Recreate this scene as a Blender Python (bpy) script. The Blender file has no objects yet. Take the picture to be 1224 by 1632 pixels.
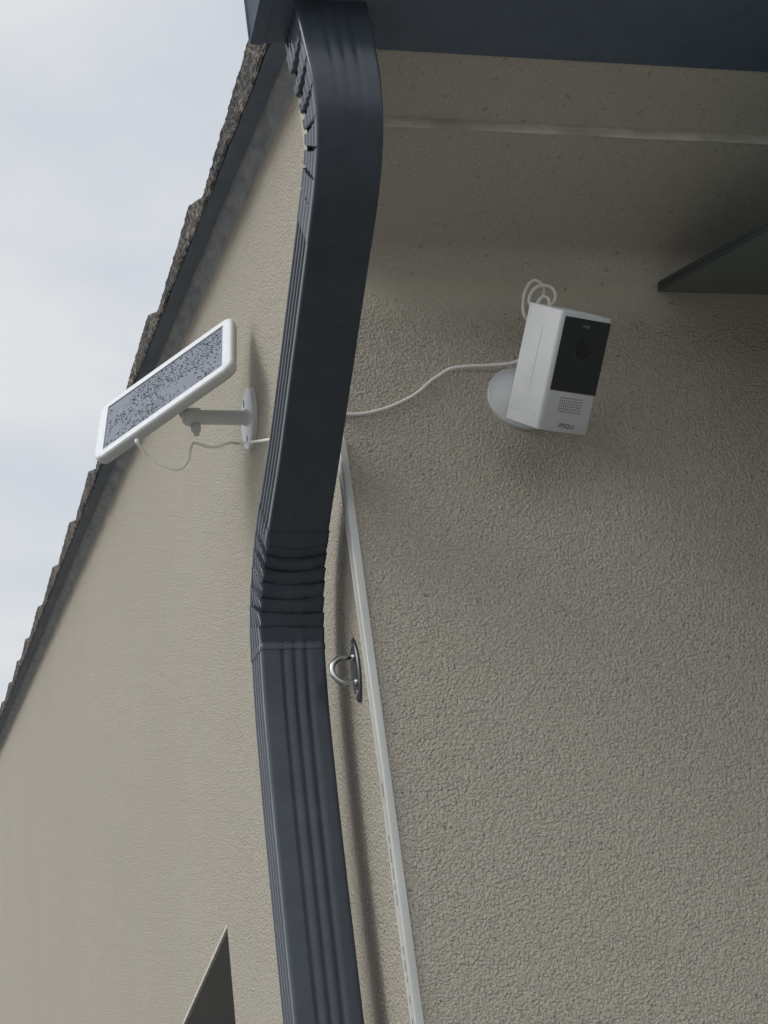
import bpy, bmesh, math, random
from mathutils import Vector, Matrix, noise
C_ = bpy.context.scene.collection
SC = bpy.context.scene
random.seed(7)
R = math.radians

# ------------------------------------------------------------------ camera
cam = bpy.data.cameras.new('camera'); camo = bpy.data.objects.new('camera', cam); C_.objects.link(camo)
MR = ((0.9696566, -0.2111457, -0.1232212), (-0.0014008, 0.4992253, -0.8664711), (0.2444668, 0.840352, 0.4837814))
xr, yd, zf = Vector(MR[0]), Vector(MR[1]), Vector(MR[2])
rm = Matrix((xr, -yd, -zf)).transposed().to_4x4()
camo.matrix_world = Matrix.Translation(Vector((-0.408, -1.5, 1.6))) @ rm
cam.sensor_fit = 'VERTICAL'; cam.sensor_height = 36; cam.sensor_width = 27
cam.lens = 3100 / 1632 * 36
cam.clip_start = 0.02; cam.clip_end = 500
SC.camera = camo
SC.render.resolution_x = 768; SC.render.resolution_y = 1024

# ------------------------------------------------------------------ world, sun, exposure
SUN_EL, SUN_AZ = 38, (-1.0, -0.12)
w = bpy.data.worlds.new('World'); SC.world = w; w.use_nodes = True
nt = w.node_tree; N = nt.nodes; L = nt.links; N.clear()
out = N.new('ShaderNodeOutputWorld'); bg = N.new('ShaderNodeBackground')
sky = N.new('ShaderNodeTexSky'); sky.sky_type = 'NISHITA'; sky.sun_disc = False
sky.sun_elevation = R(SUN_EL); sky.sun_rotation = math.atan2(SUN_AZ[0], SUN_AZ[1])
sky.dust_density = 3.0
tc = N.new('ShaderNodeTexCoord')
mp = N.new('ShaderNodeMapping'); mp.inputs['Scale'].default_value = (1.0, 1.0, 2.2)
L.new(tc.outputs['Generated'], mp.inputs['Vector'])
n1 = N.new('ShaderNodeTexNoise'); n1.inputs['Scale'].default_value = 4.6; n1.inputs['Detail'].default_value = 5; n1.inputs['Roughness'].default_value = 0.5
n1.inputs['Distortion'].default_value = 0.4
L.new(mp.outputs[0], n1.inputs['Vector'])
cr = N.new('ShaderNodeValToRGB')
cr.color_ramp.elements[0].position = 0.33; cr.color_ramp.elements[0].color = (5.75, 6.25, 6.9, 1)
cr.color_ramp.elements[1].position = 0.62; cr.color_ramp.elements[1].color = (7.35, 7.5, 7.65, 1)
L.new(n1.outputs['Fac'], cr.inputs[0])
mx = N.new('ShaderNodeMixRGB'); mx.inputs[0].default_value = 0.92
L.new(sky.outputs[0], mx.inputs[1]); L.new(cr.outputs[0], mx.inputs[2])
vm = N.new('ShaderNodeVectorMath'); vm.operation = 'DOT_PRODUCT'; L.new(tc.outputs['Generated'], vm.inputs[0])
vm.inputs[1].default_value = tuple(Vector((-0.45, -0.50, 0.74)).normalized())
gl = N.new('ShaderNodeMapRange'); gl.inputs['From Min'].default_value = 0.1; gl.inputs['From Max'].default_value = 1.0  # brighter sky lobe added behind the camera to lift the front wall
gl.inputs['To Min'].default_value = 1.0; gl.inputs['To Max'].default_value = 1.75; gl.interpolation_type = 'SMOOTHSTEP'
L.new(vm.outputs['Value'], gl.inputs['Value'])
ml = N.new('ShaderNodeVectorMath'); ml.operation = 'SCALE'; L.new(mx.outputs[0], ml.inputs[0]); L.new(gl.outputs[0], ml.inputs['Scale'])
L.new(ml.outputs[0], bg.inputs[0]); bg.inputs[1].default_value = 0.10
L.new(bg.outputs[0], out.inputs[0])

sun = bpy.data.lights.new('sun', 'SUN'); sun.energy = 1.0; sun.angle = R(25); sun.color = (1, 0.96, 0.9)
suno = bpy.data.objects.new('sun', sun); C_.objects.link(suno)
d = Vector((SUN_AZ[0], SUN_AZ[1], 0)).normalized() * math.cos(R(SUN_EL)) + Vector((0, 0, math.sin(R(SUN_EL))))
suno.rotation_euler = d.to_track_quat('Z', 'Y').to_euler(); suno.location = (-6, -1, 8)
SC.view_settings.view_transform = 'Standard'; SC.view_settings.look = 'None'
SC.view_settings.exposure = 0.10; SC.view_settings.gamma = 1

# ------------------------------------------------------------------ helpers
def tag(o, label, cat, group=None):
    o['label'] = label; o['category'] = cat
    if group: o['group'] = group
    return o
def empty(name, loc, label, cat, group=None):
    o = bpy.data.objects.new(name, None); C_.objects.link(o); o.location = loc
    o.empty_display_size = 0.02
    return tag(o, label, cat, group)
def link(name, bm, m, parent=None, smooth=False, angle=35, label=None):
    me = bpy.data.meshes.new(name)
    if parent is not None:
        bm.transform(Matrix.Translation(-Vector(origin(parent))))
    bm.normal_update(); bm.to_mesh(me); bm.free()
    o = bpy.data.objects.new(name, me); C_.objects.link(o)
    me.materials.append(m)
    if parent is not None: o.parent = parent
    if smooth:
        me.polygons.foreach_set('use_smooth', [True] * len(me.polygons))
        me.set_sharp_from_angle(angle=R(angle))
    if label: o['label'] = label
    return o
def origin(o):
    v = Vector((0, 0, 0))
    while o is not None: v = v + o.location; o = o.parent
    return v
def bm_box(bm, p0, p1, mat=None):
    x0, y0, z0 = p0; x1, y1, z1 = p1
    vs = [bm.verts.new(v) for v in ((x0,y0,z0),(x1,y0,z0),(x1,y1,z0),(x0,y1,z0),(x0,y0,z1),(x1,y0,z1),(x1,y1,z1),(x0,y1,z1))]
    for f in ((0,3,2,1),(4,5,6,7),(0,1,5,4),(1,2,6,5),(2,3,7,6),(3,0,4,7)): bm.faces.new([vs[i] for i in f])
    if mat is not None: bmesh.ops.transform(bm, matrix=mat, verts=vs)
    return vs
def bevel(bm, w, seg=2):
    bmesh.ops.bevel(bm, geom=bm.edges[:], offset=w, segments=seg, profile=0.5, affect='EDGES')
def frame_of(t, up=Vector((0, 0, 1))):
    t = t.normalized()
    if abs(t.dot(up)) > 0.97: up = Vector((1, 0, 0))
    a = t.cross(up).normalized(); b = a.cross(t).normalized()
    return a, b
def catmull(pts, n=8):
    pts = [Vector(p) for p in pts]; P = [pts[0] * 2 - pts[1]] + pts + [pts[-1] * 2 - pts[-2]]
    o = []
    for i in range(1, len(P) - 2):
        for k in range(n):
            t = k / n
            a, b, c, e = P[i-1], P[i], P[i+1], P[i+2]
            o.append(0.5 * ((2*b) + (c-a)*t + (2*a-5*b+4*c-e)*t*t + (-a+3*b-3*c+e)*t**3))
    o.append(pts[-1]); return o
def tube(bm, pts, r, seg=12, caps=True):
    """swept round tube with parallel transport; r is a number or list"""
    pts = [Vector(p) for p in pts]; rings = []
    a = None
    for i, p in enumerate(pts):
        t = (pts[min(i+1, len(pts)-1)] - pts[max(i-1, 0)]).normalized()
        if a is None: a, b = frame_of(t)
        else:
            a = (a - t * a.dot(t)).normalized(); b = t.cross(a).normalized()
        rr = r[i] if isinstance(r, (list, tuple)) else r
        rings.append([bm.verts.new(p + (a * math.cos(2*math.pi*k/seg) + b * math.sin(2*math.pi*k/seg)) * rr) for k in range(seg)])
    for i in range(len(rings)-1):
        for k in range(seg):
            bm.faces.new((rings[i][k], rings[i][(k+1) % seg], rings[i+1][(k+1) % seg], rings[i+1][k]))
    if caps:
        bm.faces.new(list(reversed(rings[0]))); bm.faces.new(rings[-1])
    bmesh.ops.recalc_face_normals(bm, faces=bm.faces[:])
def lathe(bm, prof, c, axis, seg=40, squash=None):
    """prof: list of (r, h) along axis from c"""
    axis = Vector(axis).normalized(); a, b = frame_of(axis); c = Vector(c); rings = []
    for r, h in prof:
        if r < 1e-6: rings.append([bm.verts.new(c + axis * h)])
        else: rings.append([bm.verts.new(c + axis*h + (a*math.cos(2*math.pi*k/seg) + b*math.sin(2*math.pi*k/seg))*r) for k in range(seg)])
    for i in range(len(rings)-1):
        A, B = rings[i], rings[i+1]
        for k in range(seg):
            k2 = (k+1) % seg
            if len(A) == 1 and len(B) == 1: break
            if len(A) == 1: bm.faces.new((A[0], B[k2], B[k]))
            elif len(B) == 1: bm.faces.new((A[k], A[k2], B[0]))
            else: bm.faces.new((A[k], A[k2], B[k2], B[k]))
    if len(rings[0]) > 1: bm.faces.new(list(reversed(rings[0])))
    if len(rings[-1]) > 1: bm.faces.new(rings[-1])
    bmesh.ops.recalc_face_normals(bm, faces=bm.faces[:])
def rounded_rect(w, h, r, seg=6):
    o = []
    for cx, cy, a0 in ((w/2-r, h/2-r, 0), (-w/2+r, h/2-r, 90), (-w/2+r, -h/2+r, 180), (w/2-r, -h/2+r, 270)):
        for k in range(seg+1):
            a = R(a0 + 90*k/seg); o.append((cx + r*math.cos(a), cy + r*math.sin(a)))
    return o
def fbm(x, y, z=0.0, s=1.0, o=3):
    return noise.fractal(Vector((x*s, y*s, z*s)), 1.0, 2.0, o)

# ------------------------------------------------------------------ materials
def mat(name, col, rough=0.5, metal=0.0, spec=0.5, trans=0.0, coat=0.0, ior=1.45):
    m = bpy.data.materials.new(name); m.use_nodes = True
    p = m.node_tree.nodes['Principled BSDF']
    p.inputs['Base Color'].default_value = (*col, 1); p.inputs['Roughness'].default_value = rough
    p.inputs['Metallic'].default_value = metal; p.inputs['Specular IOR Level'].default_value = spec
    p.inputs['Transmission Weight'].default_value = trans; p.inputs['Coat Weight'].default_value = coat
    p.inputs['IOR'].default_value = ior
    return m, m.node_tree, p
def nz(nt, scale, detail=3, rough=0.5, dist=0.0, rotx=0, stretch=None):
    n = nt.nodes.new('ShaderNodeTexNoise'); n.inputs['Scale'].default_value = scale
    n.inputs['Detail'].default_value = detail; n.inputs['Roughness'].default_value = rough; n.inputs['Distortion'].default_value = dist
    g = nt.nodes.new('ShaderNodeTexCoord')
    if stretch:
        mpn = nt.nodes.new('ShaderNodeMapping'); mpn.inputs['Scale'].default_value = stretch; src = g.outputs['Object']
        if rotx:
            mr = nt.nodes.new('ShaderNodeMapping'); mr.inputs['Rotation'].default_value = (rotx, 0, 0); nt.links.new(src, mr.inputs[0]); src = mr.outputs[0]
        nt.links.new(src, mpn.inputs[0]); nt.links.new(mpn.outputs[0], n.inputs['Vector'])
    else: nt.links.new(g.outputs['Object'], n.inputs['Vector'])
    return n
def ramp(nt, src, stops):
    r = nt.nodes.new('ShaderNodeValToRGB'); e = r.color_ramp.elements
    while len(e) < len(stops): e.new(0.5)
    for el, (p, c) in zip(e, stops):
        el.position = p; el.color = (*c, 1) if len(c) == 3 else c
    nt.links.new(src, r.inputs[0]); return r
def mixc(nt, fac, a, b, mode='MIX'):
    m = nt.nodes.new('ShaderNodeMixRGB'); m.blend_type = mode
    for k, v in ((0, fac), (1, a), (2, b)):
        if hasattr(v, 'links') or hasattr(v, 'is_output'): nt.links.new(v, m.inputs[k])
        elif isinstance(v, (int, float)): m.inputs[k].default_value = v
        else: m.inputs[k].default_value = (*v, 1)
    return m
def mth(nt, op, a, b=None):
    m = nt.nodes.new('ShaderNodeMath'); m.operation = op
    for k, v in ((0, a), (1, b)):
        if v is None: continue
        if isinstance(v, (int, float)): m.inputs[k].default_value = v
        else: nt.links.new(v, m.inputs[k])
    return m.outputs[0]
def bump(nt, p, h, strength, dist):
    b = nt.nodes.new('ShaderNodeBump'); b.inputs['Strength'].default_value = strength; b.inputs['Distance'].default_value = dist
    nt.links.new(h, b.inputs['Height']); nt.links.new(b.outputs[0], p.inputs['Normal']); return b

def stucco(name, base, grain=1.0, depth=0.0022, fine=False):
    m, t, p = mat(name, base, 0.92, spec=0.2)
    a = nz(t, 275*grain, 1, 0.5, 0.45)
    b = nz(t, 95*grain, 2, 0.5, 0.6)
    c = nz(t, 620*grain, 2, 0.6)
    h = mth(t, 'ADD', mth(t, 'MULTIPLY', a.outputs['Fac'], 1.0), mth(t, 'MULTIPLY', b.outputs['Fac'], 0.45))
    h = mth(t, 'ADD', h, mth(t, 'MULTIPLY', c.outputs['Fac'], 0.30))
    bn = bump(t, p, h, 1.0, depth)
    if not fine:      # the coat is trowelled smooth where it runs up under the eaves
        gc_ = t.nodes.new('ShaderNodeTexCoord'); sx = t.nodes.new('ShaderNodeSeparateXYZ'); t.links.new(gc_.outputs['Object'], sx.inputs[0])
        mr = t.nodes.new('ShaderNodeMapRange'); mr.interpolation_type = 'SMOOTHSTEP'
        wv_ = nz(t, 9, 3, 0.6)
        zz_ = mth(t, 'ADD', sx.outputs['Z'], mth(t, 'MULTIPLY', mth(t, 'SUBTRACT', wv_.outputs['Fac'], 0.5), 0.03))
        t.links.new(zz_, mr.inputs['Value']); mr.inputs['From Min'].default_value = 2.665; mr.inputs['From Max'].default_value = 2.730
        mr.inputs['To Min'].default_value = 1.0; mr.inputs['To Max'].default_value = 0.16
        onside = mth(t, 'GREATER_THAN', sx.outputs['Y'], 0.004)
        t.links.new(mth(t, 'MAXIMUM', mr.outputs[0], onside), bn.inputs['Strength'])
    big = nz(t, 1.7, 4, 0.6)
    tint = ramp(t, big.outputs['Fac'], [(0.3, tuple(v*0.975 for v in base)), (0.7, tuple(v*1.02 for v in base))])
    grains = ramp(t, c.outputs['Fac'], [(0.3, (0.72, 0.70, 0.66)), (0.5, (1, 1, 1)), (0.72, (1.14, 1.13, 1.10))])
    mm = mixc(t, 1.0, tint.outputs[0], grains.outputs[0], 'MULTIPLY')
    # pits: small dark aggregate specks with their own shape
    sp = nz(t, 150, 1, 0.5)
    pit = ramp(t, sp.outputs['Fac'], [(0.26, (0.30, 0.28, 0.27)), (0.31, (1, 1, 1))])
    m2 = mixc(t, 0.4 if fine else 0.55, mm.outputs[0], pit.outputs[0], 'MULTIPLY')
    # faint pinkish / greenish drift of the render coat
    dr = nz(t, 5.0, 2, 0.5)
    d2 = ramp(t, dr.outputs['Fac'], [(0.35, (1.008, 0.996, 0.99)), (0.65, (0.996, 1.003, 0.992))])
    m3 = mixc(t, 1.0, m2.outputs[0], d2.outputs[0], 'MULTIPLY')
    t.links.new(m3.outputs[0], p.inputs['Base Color'])
    return m
M_wall = stucco('wall_render', (0.500, 0.466, 0.396), 1.30, 0.0052)
M_soffit = stucco('soffit_render', (0.485, 0.462, 0.412), 1.30, 0.0010, True)

def metal_paint(name, col, rough=0.38, coat=0.0):
    m, t, p = mat(name, col, rough, spec=0.5, coat=coat)
    n = nz(t, 14, 3, 0.6); r_ = ramp(t, n.outputs['Fac'], [(0.3, (rough-0.05,)*3), (0.7, (rough+0.1,)*3)])
    t.links.new(r_.outputs[0], p.inputs['Roughness'])
    d = nz(t, 40, 5, 0.7); c = ramp(t, d.outputs['Fac'], [(0.35, col), (0.75, tuple(v*1.25+0.006 for v in col))])
    t.links.new(c.outputs[0], p.inputs['Base Color'])
    s = nz(t, 900, 1, 0.5); bump(t, p, s.outputs['Fac'], 0.08, 0.0003)
    return m
M_pipe = metal_paint('anthracite_aluminium', (0.035, 0.045, 0.059), 0.26)
M_gutter = metal_paint('anthracite_gutter_paint', (0.085, 0.115, 0.158), 0.42)
M_flash = metal_paint('anthracite_drip_edge', (0.075, 0.100, 0.138), 0.6)
M_white, t, p = mat('white_plastic', (0.6, 0.61, 0.61), 0.42)
n = nz(t, 30, 3); c = ramp(t, n.outputs['Fac'], [(0.3, (0.47, 0.485, 0.50)), (0.7, (0.53, 0.545, 0.56))]); t.links.new(c.outputs[0], p.inputs['Base Color'])
s = nz(t, 1500, 1); bump(t, p, s.outputs['Fac'], 0.1, 0.0002)
M_whitewet, t, p = mat('weathered_white_plastic', (0.70, 0.72, 0.74), 0.3)
n = nz(t, 220, 3, 0.6); c = ramp(t, n.outputs['Fac'], [(0.28, (0.57, 0.59, 0.61)), (0.42, (0.68, 0.70, 0.72)), (0.7, (0.73, 0.75, 0.77))]); t.links.new(c.outputs[0], p.inputs['Base Color'])
M_whiteshade, _, _ = mat('shaded_white_plastic', (0.64, 0.66, 0.66), 0.45)  # bracket plastic is white; shade from below is put into this tone
M_dark, _, _ = mat('dark_recess', (0.02, 0.022, 0.025), 0.6)
M_seam, _, _ = mat('seam_shadow_grey', (0.28, 0.29, 0.30), 0.7)
M_black, t, p = mat('black_glossy_acrylic', (0.012, 0.016, 0.018), 0.12, spec=0.5)
M_lens, _, _ = mat('lens_glass', (0.010, 0.013, 0.015), 0.12, spec=0.4)
M_cable, _, _ = mat('white_cable_jacket', (0.76, 0.76, 0.73), 0.42)
M_duct, t, p = mat('white_pvc', (0.62, 0.63, 0.60), 0.4)
n = nz(t, 26, 4, 0.6, stretch=(1, 1, 0.25)); c = ramp(t, n.outputs['Fac'], [(0.3, (0.42, 0.42, 0.39)), (0.7, (0.53, 0.53, 0.495))]); t.links.new(c.outputs[0], p.inputs['Base Color'])
M_steel, t, p = mat('stainless_steel', (0.50, 0.50, 0.50), 0.22, 1.0)
M_steeld, t, p = mat('dark_steel', (0.10, 0.105, 0.115), 0.38, 1.0)  # darker steel tone for the plate
M_pv, t, p = mat('photovoltaic_film', (0.085, 0.10, 0.135), 0.28, spec=0.7, coat=0.3)
n = nz(t, 60, 4, 0.6); c = ramp(t, n.outputs['Fac'], [(0.3, (0.055, 0.075, 0.115)), (0.7, (0.10, 0.125, 0.165))]); t.links.new(c.outputs[0], p.inputs['Base Color'])
M_drop, _, _ = mat('water_on_black_film', (0.006, 0.008, 0.014), 0.15, spec=0.25)
M_glass, t, p = mat('green_tinted_glass', (0.22, 0.30, 0.285), 0.22, trans=0.6, ior=1.5)
M_gedge, _, _ = mat('glass_edge', (0.030, 0.045, 0.052), 0.3, trans=0.0, ior=1.5)
M_inter, _, _ = mat('glass_interlayer', (0.02, 0.035, 0.04), 0.5)
M_frame, _, _ = mat('grey_window_frame', (0.10, 0.105, 0.11), 0.4)
M_pane, _, _ = mat('dark_window_glass', (0.02, 0.025, 0.03), 0.05, spec=0.8)
# mortar and tile
M_mortar, t, p = mat('smooth_verge_mortar', (0.22, 0.22, 0.22), 0.85, spec=0.2)
n = nz(t, 26, 5, 0.65, 0.4, stretch=(2.5, 0.6, 2.5)); c = ramp(t, n.outputs['Fac'], [(0.3, (0.22, 0.24, 0.265)), (0.55, (0.33, 0.345, 0.36)), (0.75, (0.43, 0.43, 0.42))]); t.links.new(c.outputs[0], p.inputs['Base Color'])
n2 = nz(t, 120, 4, 0.6); bump(t, p, n2.outputs['Fac'], 0.7, 0.0015)
M_tile, t, p = mat('weathered_roof_tile', (0.2, 0.17, 0.14), 0.95, spec=0.15)
n = nz(t, 170, 5, 0.72, 0.5, rotx=R(-41), stretch=(1, 0.4, 1))
c = ramp(t, n.outputs['Fac'], [(0.36, (0.020, 0.021, 0.023)), (0.46, (0.085, 0.082, 0.078)), (0.55, (0.17, 0.158, 0.142)), (0.68, (0.34, 0.325, 0.30))])
n3 = nz(t, 9, 3, 0.6); c3 = ramp(t, n3.outputs['Fac'], [(0.40, (0.55, 0.58, 0.62)), (0.62, (1.05, 1.0, 0.95))])
mm = mixc(t, 1.0, c.outputs[0], c3.outputs[0], 'MULTIPLY'); t.links.new(mm.outputs[0], p.inputs['Base Color'])
n2 = nz(t, 230, 4, 0.7, rotx=R(-41), stretch=(1, 0.4, 1)); bump(t, p, n2.outputs['Fac'], 1.0, 0.0035)
M_ground, t, p = mat('concrete_paving', (0.24, 0.23, 0.21), 0.9, spec=0.2)
br = t.nodes.new('ShaderNodeTexBrick'); br.inputs['Scale'].default_value = 1.6; br.inputs['Mortar Size'].default_value = 0.008
br.inputs['Color1'].default_value = (0.24, 0.23, 0.21, 1); br.inputs['Color2'].default_value = (0.20, 0.19, 0.175, 1); br.inputs['Mortar'].default_value = (0.09, 0.085, 0.08, 1)
g = t.nodes.new('ShaderNodeTexCoord'); t.links.new(g.outputs['Object'], br.inputs['Vector']); t.links.new(br.outputs[0], p.inputs['Base Color'])

# ------------------------------------------------------------------ ground
bm = bmesh.new(); s = 150
bm.faces.new([bm.verts.new(v) for v in ((-s,-s,0),(s,-s,0),(s,s,0),(-s,s,0))])
g = link('ground', bm, M_ground); g['kind'] = 'structure'

# ------------------------------------------------------------------ house
house = empty('house', (0, 0, 0), 'beige rendered house corner with tiled verge and deep plastered eaves', 'house')
TR = 0.2991                      # tangent of the roof pitch
ZS, ZS2, YL, YB = 2.7595, 2.7675, -0.190, -0.283    # soffit heights, ledge, outer edge of the eaves box
RIDGE = 8.2
WY0, WY1, WZ0, WZ1 = 0.8685, 1.95, 1.25, 2.361
XE = 6.0
def roofz(y): return 2.988 + TR * (y if y <= RIDGE else 2*RIDGE - y)
bm = bmesh.new()
def q(*v): bm.faces.new([bm.verts.new(p) for p in v])
q((0,0,0),(XE,0,0),(XE,0,ZS-0.026),(0,0,ZS-0.026))                                 # wall facing the viewer
# gable wall, in pieces round the window, facing -X
ys = [0, WY0, WY1, RIDGE]
q((0,WY0,0),(0,0,0),(0,0,ZS-0.026),(0,0,roofz(0)),(0,WY0,roofz(WY0)),(0,WY0,WZ1),(0,WY0,WZ0))
q((0,WY1,0),(0,WY0,0),(0,WY0,WZ0),(0,WY1,WZ0))
q((0,WY1,WZ1),(0,WY0,WZ1),(0,WY0,roofz(WY0)),(0,WY1,roofz(WY1)))
q((0,RIDGE,0),(0,WY1,0),(0,WY1,WZ0),(0,WY1,WZ1),(0,WY1,roofz(WY1)),(0,RIDGE,roofz(RIDGE)))
q((0,2*RIDGE,0),(0,RIDGE,0),(0,RIDGE,roofz(RIDGE)),(0,2*RIDGE,roofz(0)))
# end of the eaves box
q((0,0,roofz(0)),(0,0,ZS-0.026),(0,-0.0035,ZS-0.013),(0,-0.013,ZS-0.0035),(0,-0.026,ZS),(0,YL,ZS),(0,YL,ZS2),(0,YB,ZS2),(0,YB,roofz(YB)))
# window reveals, 0.14 deep
DW = 0.14
q((0,WY0,WZ0),(DW,WY0,WZ0),(DW,WY0,WZ1),(0,WY0,WZ1)); q((0,WY1,WZ0),(0,WY1,WZ1),(DW,WY1,WZ1),(DW,WY1,WZ0))
q((0,WY0,WZ1),(DW,WY0,WZ1),(DW,WY1,WZ1),(0,WY1,WZ1)); q((0,WY0,WZ0),(0,WY1,WZ0),(DW,WY1,WZ0),(DW,WY0,WZ0))
q((XE,0,0),(XE,2*RIDGE,0),(XE,2*RIDGE,3.0),(XE,0,3.0)); q((XE,2*RIDGE,0),(0,2*RIDGE,0),(0,2*RIDGE,3.0),(XE,2*RIDGE,3.0))
bmesh.ops.remove_doubles(bm, verts=bm.verts[:], dist=1e-5)
link('wall', bm, M_wall, house)
# soffit, a profile swept along the eaves with a hand-trowelled wander
prof = [(0.0,ZS-0.026),(-0.0009,ZS-0.0193),(-0.0035,ZS-0.013),(-0.0076,ZS-0.0076),(-0.013,ZS-0.0035),(-0.0193,ZS-0.0009),(-0.026,ZS),(-0.06,ZS+0.0005),(-0.12,ZS+0.0006),(YL+0.006,ZS),(YL,ZS+0.001),(YL-0.0008,ZS2-0.0008),(YL-0.003,ZS2),(-0.24,ZS2+0.0005),(YB,ZS2)]
bm = bmesh.new(); rows = []
xs = [0 + i*0.012 for i in range(90)] + [1.08 + 0.2*i for i in range(26)]
for x in xs:
    wob = 0.0016*fbm(x, 0.3, 0, 6) + 0.0008*fbm(x, 7.3, 0, 40)
    rows.append([bm.verts.new((x, y + (wob if 8 < i < 13 else 0), z + (0.0008*fbm(x, i*3.1, 0, 22) if 6 < i < 14 else 0))) for i, (y, z) in enumerate(prof)])
for a, b in zip(rows, rows[1:]):
    for i in range(len(prof)-1): bm.faces.new((a[i], a[i+1], b[i+1], b[i]))
link('soffit', bm, M_soffit, house, True, 25)
M_bead, t, p = mat('pale_bead', (0.6, 0.58, 0.53), 0.7)
n = nz(t, 70, 4, 0.7, stretch=(0.3, 1, 1)); c = ramp(t, n.outputs['Fac'], [(0.36, (0.42, 0.40, 0.355)), (0.62, (0.62, 0.595, 0.54))]); t.links.new(c.outputs[0], p.inputs['Base Color'])
bm = bmesh.new(); rows = []
for x in xs:
    k = 0.0009*fbm(x, 2.0, 0, 5) + 0.0003*fbm(x, 9.3, 0, 60)
    rows.append([bm.verts.new((x, y + k, z)) for y, z in ((YL+0.0010,ZS+0.0015),(YL+0.0006,ZS-0.0006),(YL-0.0006,ZS-0.0012),(YL-0.0018,ZS-0.0004),(YL-0.0026,ZS+0.0022),(YL-0.0030,ZS2-0.0022),(YL-0.0026,ZS2+0.001))])
for a, b in zip(rows, rows[1:]):
    for i in range(len(a)-1): bm.faces.new((a[i], a[i+1], b[i+1], b[i]))
link('lit_edge_strip', bm, M_bead, house, True, 50)  # pale strip added along the ledge; its colour stands in for caught light
# fascia behind the gutter
bm = bmesh.new(); bm_box(bm, (0.002, YB-0.002, ZS2+0.001), (XE, YB+0.02, roofz(YB)-0.01)); link('fascia', bm, M_flash, house)

# smooth grey lintel lining and its metal trim
M_lintel, _, _ = mat('smooth_grey_lining', (0.26, 0.265, 0.27), 0.7)
bm = bmesh.new(); bm_box(bm, (0.004, WY0+.001, WZ1-0.004), (DW-.051, WY1-.001, WZ1-0.0005)); link('lintel_lining', bm, M_lintel, house)
bm = bmesh.new(); bm_box(bm, (-0.0012, WY0-.002, WZ1-0.004), (0.0035, WY1, WZ1+0.001)); bevel(bm, 0.0005, 2); link('lintel_trim', bm, M_bead, house, True)
# window in the gable
win = bmesh.new()
for a, b in (((DW-0.05,WY0+.001,WZ0+.001),(DW,WY0+.06,WZ1-.001)),((DW-0.05,WY1-.06,WZ0+.001),(DW,WY1-.001,WZ1-.001)),((DW-0.05,WY0+.06,WZ1-.06),(DW,WY1-.06,WZ1-.001)),((DW-0.05,WY0+.06,WZ0+.001),(DW,WY1-.06,WZ0+.06))):
    bm_box(win, a, b)
wo = link('window', win, M_frame, house)
bm = bmesh.new(); bm_box(bm, (DW-0.03, WY0+.055, WZ0+.055), (DW-0.022, WY1-.055, WZ1-.055)); link('pane', bm, M_pane, wo)

# ---- verge: mortar fillet, drip edge, tiles
def sweepY(profile, y0, y1, step, wob):
    """profile list of (x, h); wob(i, y) -> (dx, dh)"""
    bm = bmesh.new(); rows = []; y = y0
    while y < y1 + 1e-6:
        rows.append([bm.verts.new((x + wob(i, y)[0], y, h + TR*y + wob(i, y)[1])) for i, (x, h) in enumerate(profile)])
        y += step * (1 if y < 3 else 2.5)
    for a, b in zip(rows, rows[1:]):
        for i in range(len(profile)-1): bm.faces.new((a[i], a[i+1], b[i+1], b[i]))
    bmesh.ops.recalc_face_normals(bm, faces=bm.faces[:])
    return bm
def wm(i, y):
    a = 0.0022*fbm(y, i*0.7, 2.0, 5.0) + 0.0010*fbm(y, i*2.7, 4.0, 22.0)
    sc = 0.0030*max(0, math.sin(y*2*math.pi/0.43))
    if i == 0: return (0, -0.004 + a*2.0 - sc)
    if i in (5,): return (a*0.7, 0)
    return (a*0.5, a*0.9 - (sc*0.8 if i < 3 else 0))
bm = sweepY([(0.001,2.982),(-0.0025,2.9835),(-0.007,2.986),(-0.013,2.988),(-0.018,2.9895),(-0.024,2.991)], -0.29, RIDGE, 0.02, wm)
link('verge_mortar', bm, M_mortar, house, True, 60)
def wf(i, y): return (0, 0.0006*fbm(y, 9, 1, 3))
bm = sweepY([(-0.020,2.9925),(-0.020,2.9865),(-0.0395,2.9862),(-0.0405,2.987),(-0.0405,2.994)], -0.275, RIDGE, 0.05, wf)
link('drip_edge', bm, M_flash, house, True, 30)

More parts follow.
